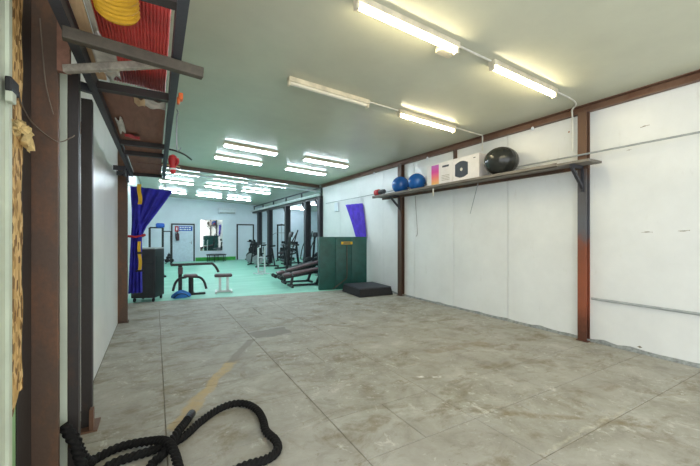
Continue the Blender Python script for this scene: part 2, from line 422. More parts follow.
# steel columns: H sections
def hsec(x0, x1, y0, y1, z0, z1, flange=.012, along='x'):
    """web runs along x; flanges at x0 and x1"""
    if along == 'x':
        ym = (y0 + y1) / 2
        return [p_box(x0, x0 + flange, y0, y1, z0, z1), p_box(x1 - flange, x1, y0, y1, z0, z1), p_box(x0 + flange, x1 - flange, ym - .006, ym + .006, z0, z1)]
    xm = (x0 + x1) / 2
    return [p_box(x0, x1, y0, y0 + flange, z0, z1), p_box(x0, x1, y1 - flange, y1, z0, z1), p_box(xm - .006, xm + .006, y0 + flange, y1 - flange, z0, z1)]
def column(label, m, prims, plate=None):
    o = struct('steel_column', m, prims, label, 'column', bevel=.003)
    if plate: obj('base_plate', m, p_box(*plate), o)
    return o
column('steel column on the right wall with a rusty bare foot, holding the near shelf bracket', 'post_r', hsec(5.075, XR, 2.435, 2.55, .008, 3.14), (5.06, XR, 2.42, 2.565, 0, .008))
column('slender dark steel column on the right wall beside the black mat', 'brown', hsec(5.07, XR, 6.44, 6.58, .008, 3.14), (5.04, XR, 6.42, 6.6, 0, .008))
column('broad brown steel column beside the chipboard strip', 'brown', [p_box(-.583, -.457, 2.40, 2.414, .008, 3.52), p_box(-.469, -.457, 2.414, 2.44, .008, 3.52), p_box(-.583, -.571, 2.414, 2.58, .008, 3.52)], (-.6, -.43, 2.38, 2.6, 0, .008))
column('brown steel column at the left wall beside the blue curtain', 'brown', hsec(-.55, -.40, 6.76, 6.92, .008, 3.55, along='y'), (-.56, -.38, 6.74, 6.94, 0, .008))
struct('trim_1', 'beam', [p_box(5.09, 5.168, YF, 11.1, 3.125, 3.14), p_box(5.152, 5.168, YF, 11.1, 3.14, 3.232), p_box(5.09, 5.168, YF, 11.1, 3.222, 3.232)], 'brown steel channel beam along the top of the right wall', 'beam')
struct('trim_2', 'brown', [p_tube([(-.5, 11.2, zc(-.5) - .055), (5.1, 11.2, zc(5.1) - .055)], (.06, .05), square=True)], 'brown steel beam crossing the ceiling before the gym lights', 'beam')
struct('trim_3', 'whitemetal', [p_tube([(-.5, 11.65, zc(-.5) - .15), (5.4, 11.65, zc(5.4) - .15)], .035)], 'white pipe crossing below the ceiling at the gym', 'pipe')
obj('hanger', 'brown', p_box(5.12, 5.168, 4.80, 4.86, 2.44, 3.125), wr)
for i, (y, wd) in enumerate(((11.12, .2), (12.4, .2), (14.7, .2), (17.4, .26), (19.4, .3))):
    c = column('dark steel column in the row fronting the machine bay', 'rail', hsec(5.05, 5.27, y - wd / 2, y + wd / 2, .012, 2.74, .02), (5.0, 5.32, y - .2, y + .2, .004, .012))
    c['group'] = 'columns of the machine bay'
    obj('knee_brace', 'rail', p_bar((5.16, y + wd / 2, 2.3), (5.16, y + .5, 2.74), .07), c)
struct('trim_4', 'dark_steel', [p_box(5.07, 5.25, 11.02, YB, 2.74, 2.84)] + [p_box(5.13, 5.19, 11.02, YB, 3.12, 3.16)] + [p_bar((5.16, 11.1 + 1.9 * q, 2.84), (5.16, 11.1 + 1.9 * q, 3.14), .05) for q in range(6)], 'dark beam over the row of columns', 'beam')
struct('trim_5', 'whitemetal', [p_tube([(5.0, 11.0, 2.87), (5.0, YB, 2.87)], .05)], 'white pipe running along the beam over the columns', 'pipe')

# left foreground: jamb, chipboard strip, green paint below
struct('trim_6', 'jamb', [p_box(-.62, -.548, 1.55, 2.035, 0, 3.4), p_box(-.548, -.535, 1.97, 2.005, 0, 3.4)], 'pale green door jamb beside the chipboard strip', 'jamb')
v, f = p_grid(lambda a, b: (-.553, 2.04 + a * (.125 + .012 * math.sin(b * 47)), .65 + b * 2.75 + (.12 * a if b < .01 else 0)), 4, 40)
struct('trim_7', 'osb', (v, f), 'ragged chipboard infill strip beside the brown column', 'strip', solid=.02)
struct('wall_strip', 'greenpaint', p_box(-.62, -.57, 2.035, 2.178, 0, 3.4), 'light green painted wall strip below the chipboard', 'wall')
struct('trim_8', 'dark_steel', p_box(-.60, -.565, 2.178, 2.392, 0, 3.4), 'dark steel edge between the chipboard and the brown column', 'trim')
struct('wall_jamb', 'jamb', p_box(-.60, -.452, 2.585, 2.60, 0, 3.4), 'pale strip between the columns of the left wall', 'wall')
struct('wall_infill', 'jamb', p_box(-.62, -.55, 2.60, 2.70, 0, 3.5), 'narrow pale infill beside the rack upright', 'wall')

# ------------------------------------------------------------------ lamps
def diffuser(L, y, hw, z0, z1):
    prof = [(-hw, z0), (-hw, z1 + .012), (-hw * .6, z1 + .002), (0, z1), (hw * .6, z1 + .002), (hw, z1 + .012), (hw, z0)]
    V = [(x, y + a, z) for x in (-L, L) for a, z in prof]; n = len(prof)
    return V, [(i, (i + 1) % n, n + (i + 1) % n, n + i) for i in range(n)] + [tuple(range(n))[::-1], tuple(range(n, 2 * n))]
def near_lamp(label, x0, x1, y, lit=True):
    xm = (x0 + x1) / 2
    t = thing('strip_light', label, 'lamp', (xm, y, zc(xm)), 0, 'front ceiling strip lights'); t.rotation_euler = (0, math.atan(.058), 0)
    L = (x1 - x0) / 2
    obj('housing', 'lampbody', [p_box(-L, L, -.045, .045, -.06, -.002)], t, bevel=.004)
    obj('tube', 'warm' if lit else 'deadtube', diffuser(L - .03, .0, .024, -.058, -.096), t, True)
    for s in (-1, 1): obj('end_cap', 'lampbody', p_cbox((s * (L - .012), 0, -.08), (.03, .06, .06)), t, bevel=.004)
    return t
l1 = near_lamp('lit warm strip light with a small junction box at its end', 1.46, 2.65, 2.46)
obj('junction_box', 'lampbody', p_box(.44, .63, .046, .15, -.075, -.02), l1, bevel=.005)
near_lamp('lit warm strip light in line with the rusty footed column', 3.17, 4.37, 2.46)
near_lamp('unlit strip light with a dull tube', 1.46, 2.66, 4.13, False)
near_lamp('lit warm strip light above the white boxes on the shelf', 3.2, 4.38, 4.13)
def far_lamp(x0, x1, y, label, group):
    xm = (x0 + x1) / 2; L = (x1 - x0) / 2
    t = thing('twin_tube_light', label, 'lamp', (xm, y, zc(xm)), 0, group); t.rotation_euler = (0, math.atan(.058), 0)
    obj('housing', 'lampbody', p_box(-L, L, -.11, .11, -.05, -.002), t)
    for s in (-1, 1): obj('tube', 'cool', diffuser(L - .02, s * .06, .02, -.048, -.074), t, True)
G1 = 'twin tube lights before the brown ceiling beam'; G2 = 'twin tube lights over the gym floor'; G3 = 'twin tube lights over the machine bay'
for y, rw in ((7.8, 'above the concrete'), (9.12, 'next to the brown cross beam')):
    for a, b, cn in ((1.3, 2.48, 'on the curtain side'), (3.16, 4.36, 'on the green panel side')): far_lamp(a, b, y, 'twin tube ceiling light ' + rw + ' ' + cn, G1)
for y, rw in ((12.3, 'just past the brown beam'), (14.5, 'in the middle gym row'), (17.9, 'in the row by the back wall')):
    for a, b, cn in ((.13, 1.3, 'on the blue curtain side'), (1.72, 2.88, 'over the centre aisle'), (3.14, 4.3, 'on the dark columns side')): far_lamp(a, b, y, 'twin tube light ' + rw + ' ' + cn, G2)
for y, rw in ((13.0, 'added out of view behind the first columns'), (16.6, 'behind the middle columns'), (19.6, 'by the back wall')): far_lamp(7.0, 8.2, y, 'twin tube light in the machine bay ' + rw, G3)  # lamp behind the first columns is unseen, added to brighten the dark bay
def conduit(label, pts, m='conduit', r=.011, cat='conduit', name='conduit'):
    return tag(obj(name, m, p_tube(pts, r, 8), smooth=True), label, cat)
def cz(x): return zc(x) - .013
conduit('white conduit joining the two lit strip lights', [(2.66, 2.46, cz(2.66)), (3.16, 2.46, cz(3.16))])
conduit('white conduit from the strip light down the rusty footed column', smooth_path([(4.38, 2.46, cz(4.38)), (4.8, 2.47, cz(4.8) - .002), (4.98, 2.52, cz(4.98) - .01), (5.04, 2.60, 3.19), (5.045, 2.60, 3.08), (5.045, 2.60, 2.62)], 4))
conduit('white conduit joining the unlit and lit strip lights', [(2.67, 4.13, cz(2.67)), (3.19, 4.13, cz(3.19))])
conduit('white conduit dropping to the wall above the white box', smooth_path([(4.39, 4.13, cz(4.39)), (4.95, 4.13, cz(4.95)), (5.07, 4.13, cz(5.07)), (5.075, 4.13, 3.1), (5.075, 4.13, 2.95)], 4))
conduit('grey pipe along the right wall above the shelf', [(5.05, YF + .05, 2.56), (5.05, 10.5, 2.52)], 'grey_pipe', .012, 'pipe', 'wall_pipe')
conduit('grey pipe low on the right wall ending at the rusty column', [(5.15, YF + .05, .592), (5.15, 2.41, .588)], 'grey_pipe', .016, 'pipe', 'wall_pipe')
tag(obj('electric_box', 'ac', p_box(5.11, 5.168, 9.75, 10.0, 2.22, 2.5), bevel=.01), 'small pale switch box on the wall near the violet curtain', 'switch box')

# ------------------------------------------------------------------ long shelf and what stands on it
SZ = 2.42
t = thing('wall_shelf', 'long grey wall shelf carrying balls and boxes on steel brackets', 'shelf', (4.95, 4.7, SZ))
obj('shelf_board', 'shelfgrey', p_box(-.19, .14, -2.44, 2.5, -.028, 0), t)
obj('front_rail', 'shelfgrey', [p_box(-.2, -.192, -2.05, 2.5, -.045, .012), p_box(-.2, -.15, -2.05, 2.5, -.05, -.03)], t)
obj('back_rail', 'brown', p_box(.10, .14, -2.3, 2.5, -.075, -.03), t)
for y, l in ((-2.22, None), (1.80, None)):
    b = obj('bracket', 'rail', [p_bar((-.17, y, -.05), (.115, y, -.05), .04), p_bar((-.17, y, -.06), (.115, y, -.33), .035), p_bar((.115, y, -.38), (.115, y, -.03), .03)], t)
def ball(label, c, r, m, sq=1.0, group=None):
    t = thing('gym_ball', label, 'exercise ball', (c[0], c[1], SZ), 0, group)
    prof = []
    for i in range(1, 48):
        a = -PI / 2 + PI * i / 48
        rr = r * (1 + (.006 if i % 4 < 2 else -.002) * (abs(math.cos(a)) > .25))
        prof.append((rr * math.cos(a), rr * math.sin(a)))
    v, f = p_lathe((0, 0, 0), prof, 40, 'x')
    zmin = r * sq
    obj('body', m, (([(x, y, z * sq + zmin) for x, y, z in v]), f), t, True)
    obj('plug', 'blackrub', p_disc((-r * 1.0, 0, zmin), .012, .008, 'x', 10), t)
    return t
q = atx(400.5, 182, 4.98); ball('glossy blue exercise ball beside the red lamp on the shelf', (4.98, q.y), .2, 'ball_blue', .98)
q = atx(417, 180, 4.97); ball('matte blue exercise ball next to the white box', (4.965, q.y), .19, 'ball_blue', .98)
q = atx(501, 162, 4.89); ball('large charcoal exercise ball alone on the shelf', (4.893, q.y), .265, 'ball_black', .86)
def carton(label, y0, y1, h, kind):
    d = .15; t = thing('carton', label, 'box', (4.97, (y0 + y1) / 2, SZ)); w = (y1 - y0) / 2
    obj('body', 'box_white', p_box(-d, d, -w, w, 0.001, h), t, bevel=.006)
    xf = -d - .001
    def pr(name, m, a, b, z0, z1): obj(name, m, p_box(xf - .001, xf, a, b, z0, z1), t)
    if kind == 0:
        pr('colour_print', 'pink', w * .02, w * .62, .03, h - .02); pr('caption', 'ink', -w * .75, -w * .25, h - .10, h - .065)
        for i in range(4): pr('text_line', 'scuff', -w * .8, -w * .2, .08 + i * .03, .088 + i * .03)
    else:
        v = [(xf - .001, w * .25 + .17 * math.cos(a) * (1 if abs(math.sin(a)) < .8 else .9), h * .5 + .15 * math.sin(a)) for a in [2 * PI * i / 24 for i in range(24)]]
        v = [(x, w * .3 + max(-.15, min(.15, (y - w * .25) * 1.25)), z) for x, y, z in v]
        obj('picture', 'ink', (v, [tuple(range(24))]), t)
        v = [(xf - .002, w * .3 + .03 * math.cos(a), h * .5 + .03 * math.sin(a)) for a in [2 * PI * i / 12 for i in range(12)]]
        obj('picture_hub', 'rag', (v, [tuple(range(12))]), t)
        pr('caption', 'ink', -w * .75, -w * .6, h - .07, h - .055)
    return t
ya = atx(479, 180, 4.82).y; yb = atx(427, 185, 4.82).y; ym = atx(452.5, 182, 4.82).y
carton('white carton with a pink and orange printed stripe', ym + .005, yb, .43, 0)
carton('white carton with a dark grey round picture', ya, ym - .005, .44, 1)
t = thing('beacon_lamp', 'small red beacon lying at the end of the shelf', 'lamp', (4.83, 7.08, SZ + .002))
obj('lens', 'red', p_lathe((0, 0, .085), [(.04, -.08), (.08, -.07), (.08, .06), (.05, .09)], 14, 'y'), t, True)
obj('base', 'rail', p_lathe((0, -.19, .085), [(.04, -.12), (.055, -.1), (.055, .08), (.05, .11)], 14, 'y'), t, True)
conduit('thin grey rod hanging aslant below the shelf', [(5.02, 4.18, SZ - .05), (5.13, 4.45, 1.85)], 'grey_pipe', .007, 'rod', 'hanging_rod')
conduit('short pale bottle brush hanging under the shelf front', [(4.77, 5.05, SZ - .05), (4.77, 5.05, SZ - .2)], 'conduit', .012, 'brush', 'hanging_brush')
conduit('thin dark cord hanging on the wall beside the slender column', smooth_path([(5.14, 6.02, 2.33), (5.155, 6.0, 1.9), (5.15, 5.96, 1.5), (5.15, 6.0, 1.42)], 5), 'wire', .005, 'cord', 'cord')
for y, wh in ((3.2, 'beyond the charcoal ball'), (5.55, 'above the white cartons'), (7.6, 'past the red beacon')):
    tag(obj('beam_bulb', 'ac', p_lathe((5.08, y, 3.12), [(.008, -.05), (.022, -.035), (.022, -.01), (.012, .005)], 10), smooth=True), 'tiny white fitting on the brown beam ' + wh, 'fitting', 'fittings on the brown beam')

# violet curtain on the wall
def vc(a, b):
    y0, y1 = 9.22 - .62 * b, 8.25 - .22 * b
    return (5.10 + .03 * math.sin(a * 26 + b * 2) * (1 - .3 * b), y0 + (y1 - y0) * a, 2.38 - b * 1.02 - .03 * a)
t = tag(obj('violet_curtain', 'purple', p_grid(vc, 44, 16), smooth=True, solid=.006), 'violet curtain gathered on the right wall above the green panel', 'curtain')

# ------------------------------------------------------------------ green panel and black mat
pa, pb = Vector((3.73, 8.16, 0)), Vector((5.05, 7.92, 0)); ang = math.atan2(pb.y - pa.y, pb.x - pa.x); Lp = (pb - pa).length
t = thing('folded_pad', 'tall dark green padded panel standing behind the black mat', 'panel', pa, ang)
for i in range(3):
    w = Lp / 3; obj('pad_section', 'greenboard', p_pad((w * (i + .5), .07, .7), (w - .004, .14, 1.4), 0, 'x', .012), t, True)
obj('label', 'yellow', p_box(.60, .92, -.006, -.002, 1.20, 1.27), t)
obj('label', 'ink', p_box(.66, .86, -.009, -.006, 1.22, 1.25), t)
obj('handle', 'dkwood', p_tube(smooth_path([(.76, -.012, 1.18), (.76, -.015, .6), (.755, -.02, .34), (.68, -.02, .24), (.42, -.02, .06), (.36, -.02, .03)], 5), .014, 8), t, True)
t = thing('crash_mat', 'low charcoal mat block with slanted sides on the concrete', 'mat', (4.6, 7.22, 0), R(-4))
def frus(a, b, z0, z1, ins):
    V = [(-a, -b, z0), (a, -b, z0), (a, b, z0), (-a, b, z0), (-a + ins, -b + ins, z1), (a - ins, -b + ins, z1), (a - ins, b - ins, z1), (-a + ins, b - ins, z1)]
    return V, [(0, 1, 5, 4), (1, 2, 6, 5), (2, 3, 7, 6), (3, 0, 4, 7), (4, 5, 6, 7), (3, 2, 1, 0)]
obj('side', 'blackrub', frus(.46, .5, .002, .18, .035), t, bevel=.012)
obj('top_cover', 'matblack', frus(.43, .47, .18, .205, .012), t, bevel=.008)

# ------------------------------------------------------------------ overhead rack on the left and its load
RZ = 2.42
t = thing('overhead_rack', 'dark steel overhead rack loaded with boards along the left wall', 'rack', (0, 0, 0))
obj('outer_rail', 'rail', p_tube([(.10, 1.25, RZ + .03), (.125, 6.62, RZ + .03)], (.022, .05), square=True), t)
obj('wall_rail', 'rail', p_tube([(-.36, 1.25, RZ + .03), (-.33, 6.62, RZ + .03)], (.022, .045), square=True), t)
for y in (1.62, 2.80, 4.38, 4.9, 6.58):
    obj('crossbar', 'dark_steel', p_bar((-.36, y, RZ + .02), (.10, y, RZ + .02), .06, .05), t)
obj('upright', 'dark_steel', p_box(-.468, -.402, 2.61, 2.68, .008, RZ + .05), t)
u2 = obj('upright', 'dark_steel', p_box(-.478, -.412, 3.20, 3.27, .008, RZ + .05), t)
obj('foot_plate', 'beam', p_box(-.50, -.37, 3.12, 3.32, .0, .012), u2); obj('gusset', 'beam', p_box(-.42, -.395, 3.13, 3.19, .012, .16), u2)
obj('bracket', 'rail', p_bar((-.45, 2.70, RZ - .03), (-.36, 2.9, RZ + .02), .05), t)
obj('bracket', 'rail', [p_bar((-.52, 5.95, RZ + .0), (-.35, 5.95, RZ + .0), .06), p_box(-.40, -.37, 5.8, 6.1, RZ - .10, RZ + .0)], t)
obj('bracket', 'rail', [p_bar((-.52, 6.45, RZ + .0), (-.34, 6.45, RZ + .0), .06), p_box(-.39, -.36, 6.3, 6.6, RZ - .12, RZ + .0)], t)
obj('stub', 'board', p_box(-.455, -.40, 2.36, 2.395, 2.33, 2.66), t)
def lone(name, label, cat, m, prims, **kw): return tag(obj(name, m, prims, **kw), label, cat)
lone('timber_beam', 'long dark timber jutting out past the rack edge', 'timber', 'dkwood', p_tube([(-.37, 2.02, 2.38), (.235, 2.09, 2.36)], (.024, .028), square=True), bevel=.004)
lone('strut', 'pale weathered strut from the brown column to the rack rail', 'strut', 'palestrut', p_tube([(-.425, 2.37, 2.345), (.075, 2.16, 2.41)], (.018, .02), square=True), bevel=.004)
def corr(a, b):
    x = -.29 + a * .36; return (x, 1.3 + b * 1.8, RZ + .165 + .006 * math.sin(a * 2 * PI * 22) + .03 * (1 - a))
lone('corrugated_sheet', 'red corrugated plastic sheet on the rack', 'sheet', 'redsheet', p_grid(corr, 176, 6), smooth=True, solid=.004)
def yrib(a, b):
    an = PI + a * PI; r = .056 + .005 * math.sin(b * 2 * PI * 14)
    return (-.155 + math.cos(an) * r * 1.5, 1.5 + b * .5, RZ + .108 + math.sin(an) * r)
lone('ribbed_tub', 'yellow ribbed plastic tub beside the red sheet', 'tub', 'yellowrib', p_grid(lambda a, b: yrib(a, b), 24, 90), smooth=True, solid=.004)
for i, (x0, x1, y0, y1, m, lb) in enumerate(((-.325, -.275, 1.3, 2.75, 'wood', 'pale wooden plank on the rack beside the wall rail'), (-.268, -.245, 1.25, 2.60, 'palestrut', 'narrow grey white plank on the rack under the red sheet'))):
    lone('plank', lb, 'plank', m, p_box(x0, x1, y0, y1, RZ + .046, RZ + .064), bevel=.003)
lone('board', 'wide brown board under the torn plastic scraps on the rack', 'board', 'board', p_box(-.33, .075, 2.84, 4.62, RZ + .047, RZ + .065))
lone('board', 'reddish brown board between the rear bars of the rack', 'board', 'board', p_box(-.30, .08, 4.66, 5.62, RZ + .047, RZ + .068))
lone('board', 'reddish brown board at the far end of the rack', 'board', 'board', p_box(-.30, .085, 5.66, 6.75, RZ + .047, RZ + .068))
def scrap(label, x, y, w, h, m, z):
    ph = random.random() * 6
    def f(a, b):
        e = 1 + .25 * math.sin(a * 9 + ph) ; return (x + (a - .5) * w, y + (b - .5) * h * e, z - .008 * math.sin(a * 5 + ph) - .006 * math.cos(b * 7))
    lone('plastic_scrap', label, 'scrap', m, p_grid(f, 10, 6), smooth=True, solid=.002)
scrap('white crumpled plastic scrap hanging under the brown board', .0, 3.0, .15, .18, 'rag', RZ + .03)
scrap('beige crumpled scrap next to the white one under the board', -.1, 3.0, .07, .16, 'wood', RZ + .03)
scrap('pale torn sheet poking through behind the pale strut', -.24, 2.35, .11, .5, 'rag', RZ + .02)
scrap('small white scrap near the wall rail under the board', -.27, 3.75, .05, .45, 'rag', RZ + .03)
scrap('small red scrap near the wall rail under the board', -.2, 4.1, .13, .14, 'red', RZ + .03)
tag(obj('clamp', 'orange', [p_cbox((.165, 2.82, 2.47), (.03, .06, .05)), p_cbox((.15, 2.82, 2.44), (.02, .04, .05))], bevel=.006), 'small orange clamp gripping the outer rack rail', 'clamp')
def hook(label, x, y, z, L):
    lone('hook', label, 'hook', 'chrome', p_tube(smooth_path([(x, y, z), (x + .012, y, z - .03), (x, y, z - .06), (x, y, z - L), (x + .015, y, z - L - .025), (x + .03, y, z - L)], 5), .005, 6), smooth=True)
hook('thin metal hook hanging below the orange clamp', .152, 3.05, 2.45, .30)
hook('metal hook hanging at the far end of the rack', .16, 6.6, 2.40, .16)
hook('second metal hook at the far rack end beside the curtain corner', .11, 6.66, 2.38, .12)
lone('curved_stick', 'thin dark curved stick poking out from the rack', 'stick', 'dark_steel', p_tube(smooth_path([(.06, 4.8, 2.51), (.2, 4.85, 2.52), (.33, 4.9, 2.49), (.42, 4.95, 2.44)], 5), .011, 8), smooth=True)
lone('short_stick', 'short brown stick beside the red glove on the rack', 'stick', 'wood', p_tube([(.06, 5.9, 2.518), (.34, 6.0, 2.522)], .012, 8), smooth=True)
t = thing('boxing_glove', 'red boxing glove hanging on the outer rack rail', 'glove', (.216, 5.35, 2.32))
gl = [(.0, -.02), (.03, -.01), (.045, .04), (.04, .09), (.055, .13), (.062, .18), (.05, .225), (.02, .245), (.0, .25)]
obj('glove_body', 'red', p_lathe((0, 0, 0), [(max(r, .002), h) for r, h in gl], 16), t, True)
obj('thumb', 'red', p_tube(smooth_path([(.03, -.02, .1), (.06, -.05, .14), (.05, -.055, .19)], 4), .02, 10), t, True)
obj('cuff', 'white_print', p_lathe((0, 0, .045), [(.046, -.012), (.049, 0), (.046, .012)], 16), t, True)

lone('batten', 'wooden batten on the left wall behind the rack uprights', 'batten', 'wood', p_box(-.53, -.505, 2.76, 3.95, 2.28, 2.34))
# wires, socket and torn foam at the brown column
t = thing('wall_socket', 'small black plug socket on the pale door jamb', 'socket', (-.535, 1.965, 2.075))
obj('plate', 'black', p_box(0, .022, -.05, .045, -.03, .03), t, bevel=.005)
obj('plug', 'jamb', p_box(.0, .025, -.05, .0, -.075, -.03), t, bevel=.005)
def wire(label, pts): lone('wire', label, 'wire', 'wire', p_tube(smooth_path(pts, 6), .003, 6), smooth=True)
wire('thin wire sagging from the black socket across the brown column', [(-.512, 2.0, 2.07), (-.53, 2.1, 2.05), (-.55, 2.36, 2.03), (-.46, 2.385, 1.955), (-.40, 2.39, 1.985), (-.385, 2.39, 2.0)])
wire('thin wire hanging loose down the brown column', [(-.53, 2.392, 2.60), (-.52, 2.39, 2.45), (-.505, 2.388, 2.25), (-.475, 2.388, 2.1)])
def foam(a, b):
    r = .03 + .02 * math.sin(a * 12.6 + b * 5) ; s = math.sin(b * PI)
    return (-.53 + r * s * math.cos(a * 2 * PI) * .8, 2.12 + (b - .5) * .2 + .015 * math.sin(a * 9), 1.94 + r * s * math.sin(a * 2 * PI) * 1.6 - b * .05)
v, f = p_grid(foam, 18, 10)
v = [(x + random.uniform(-.012, .012), y + random.uniform(-.02, .02), z + random.uniform(-.02, .02)) for x, y, z in v]
lone('torn_foam', 'torn beige foam scrap stuck to the chipboard strip', 'foam', 'torn', (v, f), solid=.003)

# ------------------------------------------------------------------ blue curtain and straps
tops = [(-.36, 2.30), (.285, 2.245)]
def bc(a, b):
    # gathered near the middle, spreading to the hung top corner and the loose tail
    lev = [(0, -.37, .285, 2.30, 2.245), (.35, -.35, .04, 1.9, 1.86), (.5, -.35, -.13, 1.62, 1.6), (.6, -.36, -.20, 1.43, 1.43), (.8, -.38, -.2, .95, .95), (1, -.40, -.19, .44, .44)]
    for l0, l1 in zip(lev[:-1], lev[1:]):
        if l0[0] <= b <= l1[0]:
            s = (b - l0[0]) / (l1[0] - l0[0]); s = s * s * (3 - 2 * s) if False else s
            xl, xr, zl, zr = (l0[i] + (l1[i] - l0[i]) * s for i in (1, 2, 3, 4)); break
    return (xl + (xr - xl) * a, 7.02 + .035 * math.sin(a * 24 + b * 3) * (.6 + .4 * abs(b - .55)) , zl + (zr - zl) * a)
t = thing('blue_curtain', 'royal blue curtain tied back at the left column', 'curtain', (0, 0, 0))
obj('fabric', 'blue_dk', p_grid(bc, 60, 40), t, True, solid=.006)
obj('tie_back', 'red', p_tube(smooth_path([(-.40, 6.96, 1.43), (-.28, 6.95, 1.42), (-.17, 6.97, 1.45), (-.17, 7.07, 1.44), (-.28, 7.09, 1.42), (-.38, 7.07, 1.43)], 4), .02, 8), t, True)
lone('curtain_wire', 'thin wire carrying the blue curtain under the rack end', 'wire', 'chrome', p_tube([(-.46, 7.02, 2.315), (.30, 7.02, 2.25)], .004, 6), smooth=True)
s_ = thing('exercise_strap', 'long suspension strap with yellow ends hanging over the blue curtain', 'strap', (-.23, 6.935, .84))
for nm, m_, a_, b_, w_ in (('webbing', 'yellow', 1.14, 1.49, .06), ('webbing', 'blue_dk', .50, 1.14, .04), ('webbing', 'yellow', 0, .50, .05)):
    obj(nm, m_, p_grid(lambda a, b: ((a - .5) * w_ + .01 * math.sin(b * 6), .006 * math.sin(b * 9), a_ + (b_ - a_) * b), 2, 12), s_, solid=.004)
obj('buckle', 'black', p_cbox((0, -.01, .30), (.07, .014, .04)), s_, bevel=.003); obj('grip', 'black', p_tube([(-.06, 0, -.01), (.06, 0, -.01)], .016, 8), s_, True)
obj('hook', 'chrome', p_tube([(0, 0, 1.48), (.0, .085, 1.47)], .006, 6), s_)
# ------------------------------------------------------------------ charcoal cabinet
t = thing('rolling_cabinet', 'charcoal rolling cabinet beside the blue curtain', 'cabinet', (-.13, 8.80, .004), R(-22))
obj('body', 'cabinet', p_box(-.24, .24, -.25, .25, .09, 1.14), t, bevel=.012)
obj('top', 'grey_pipe', p_box(-.235, .235, -.245, .245, 1.14, 1.165), t, bevel=.006)
d = obj('door', 'cabinet', p_box(-.22, .22, -.262, -.25, .12, .86), t, bevel=.004); obj('handle', 'black', p_tube([(.18, -.285, .5), (.18, -.285, .64)], .01, 8), d, True)
d = obj('drawer', 'cabinet', p_box(-.22, .22, -.262, -.25, .88, 1.12), t, bevel=.004); obj('handle', 'black', p_tube([(-.08, -.285, 1.0), (.08, -.285, 1.0)], .01, 8), d, True)
for sx_ in (-1, 1):
    for sy_ in (-1, 1):
        obj('castor', 'blackrub', p_disc((sx_ * .19, sy_ * .2, .045), .044, .03, 'x', 16), t, True)
for sx_ in (-1, 1): obj('side_rib', 'black', p_box(sx_ * .242 - .004, sx_ * .242 + .004, -.2, .2, .2, 1.0), t)

# ------------------------------------------------------------------ gym equipment
def TB(name, m, root, pts, r=.025, sq=False, n=10): return obj(name, m, p_tube(pts, r, n, sq), root, not sq)
# lever machine with a long bar, beside the cabinet
q = fl(190, 296); GZ = .004
t = thing('leg_curl_machine', 'dark leg exercise machine with a long bent bar and round seat', 'exercise machine', (q.x, q.y + .1, GZ), 0)
obj('seat', 'pad_brown', p_pad((.02, 0, .47), (.30, .28, .06), 0, 'y', .025), t, True)
TB('seat_post', 'black', t, [(.03, 0, .03), (.03, 0, .44)], .055)
TB('long_bar', 'dark_steel', t, smooth_path([(-.40, .02, .74), (-.1, .02, .74), (.45, .02, .74), (.52, .02, .73), (.60, .03, .64), (.66, .03, .52)], 5), .03)
TB('bar_post', 'black', t, [(-.2, .08, .03), (-.2, .08, .74)], .04, True)
for s in (-1, 1): TB('curved_arm', 'black', t, smooth_path([(s * .08, -.02, .44), (s * .22, -.06, .42), (s * .31, -.08, .32), (s * .36, -.1, .14)], 5), .028)
obj('base_frame', 'black', [p_bar((-.35, 0, .025), (.35, 0, .025), .05), p_bar((-.22, 0, .02), (-.22, .3, .02), .04), p_bar((.1, 0, .02), (.1, .3, .02), .04)], t)
obj('clamp_plate', 'pad_brown', p_cbox((-.2, 0, .60), (.10, .12, .16)), t, bevel=.01)
q = fl(181, 296)
def bagf(a, b):
    an = a * 2 * PI; el = b * PI / 2; w = 1 + .10 * math.sin(an * 3 + 1) + .06 * math.sin(an * 5 + b * 4)
    return (.20 * w * math.cos(an) * math.cos(el), .15 * w * math.sin(an) * math.cos(el), .005 + .15 * math.sin(el) * (1 + .12 * math.sin(an * 2)))
t = thing('gym_bag', 'slumped blue nylon bag under the leg machine', 'bag', (q.x - .02, q.y - .22, GZ))
obj('sack', 'blue_bag', p_grid(bagf, 30, 10), t, True)
obj('strap', 'black', p_tube(smooth_path([(-.15, -.13, .02), (-.05, -.16, .10), (.08, -.15, .09), (.17, -.13, .015)], 5), .012, 6), t, True)
# small stool bench with white frame
q = fl(224, 293)
t = thing('white_frame_bench', 'small bench with a dark pad on a white metal frame', 'bench', (q.x, q.y + .1, GZ), R(-8))
obj('pad', 'pad_brown', p_pad((0, 0, .43), (.42, .28, .07), 0, 'y', .025), t, True)
TB('post', 'whitemetal', t, [(-.08, 0, .04), (-.08, 0, .40)], .03, True); TB('post', 'whitemetal', t, [(.1, 0, .04), (.1, 0, .40)], .03, True)
for x in (-.17, .19): TB('foot', 'whitemetal', t, [(x, -.2, .025), (x, .2, .025)], .024, True)
TB('base_rail', 'whitemetal', t, [(-.17, 0, .03), (.19, 0, .03)], .024, True)
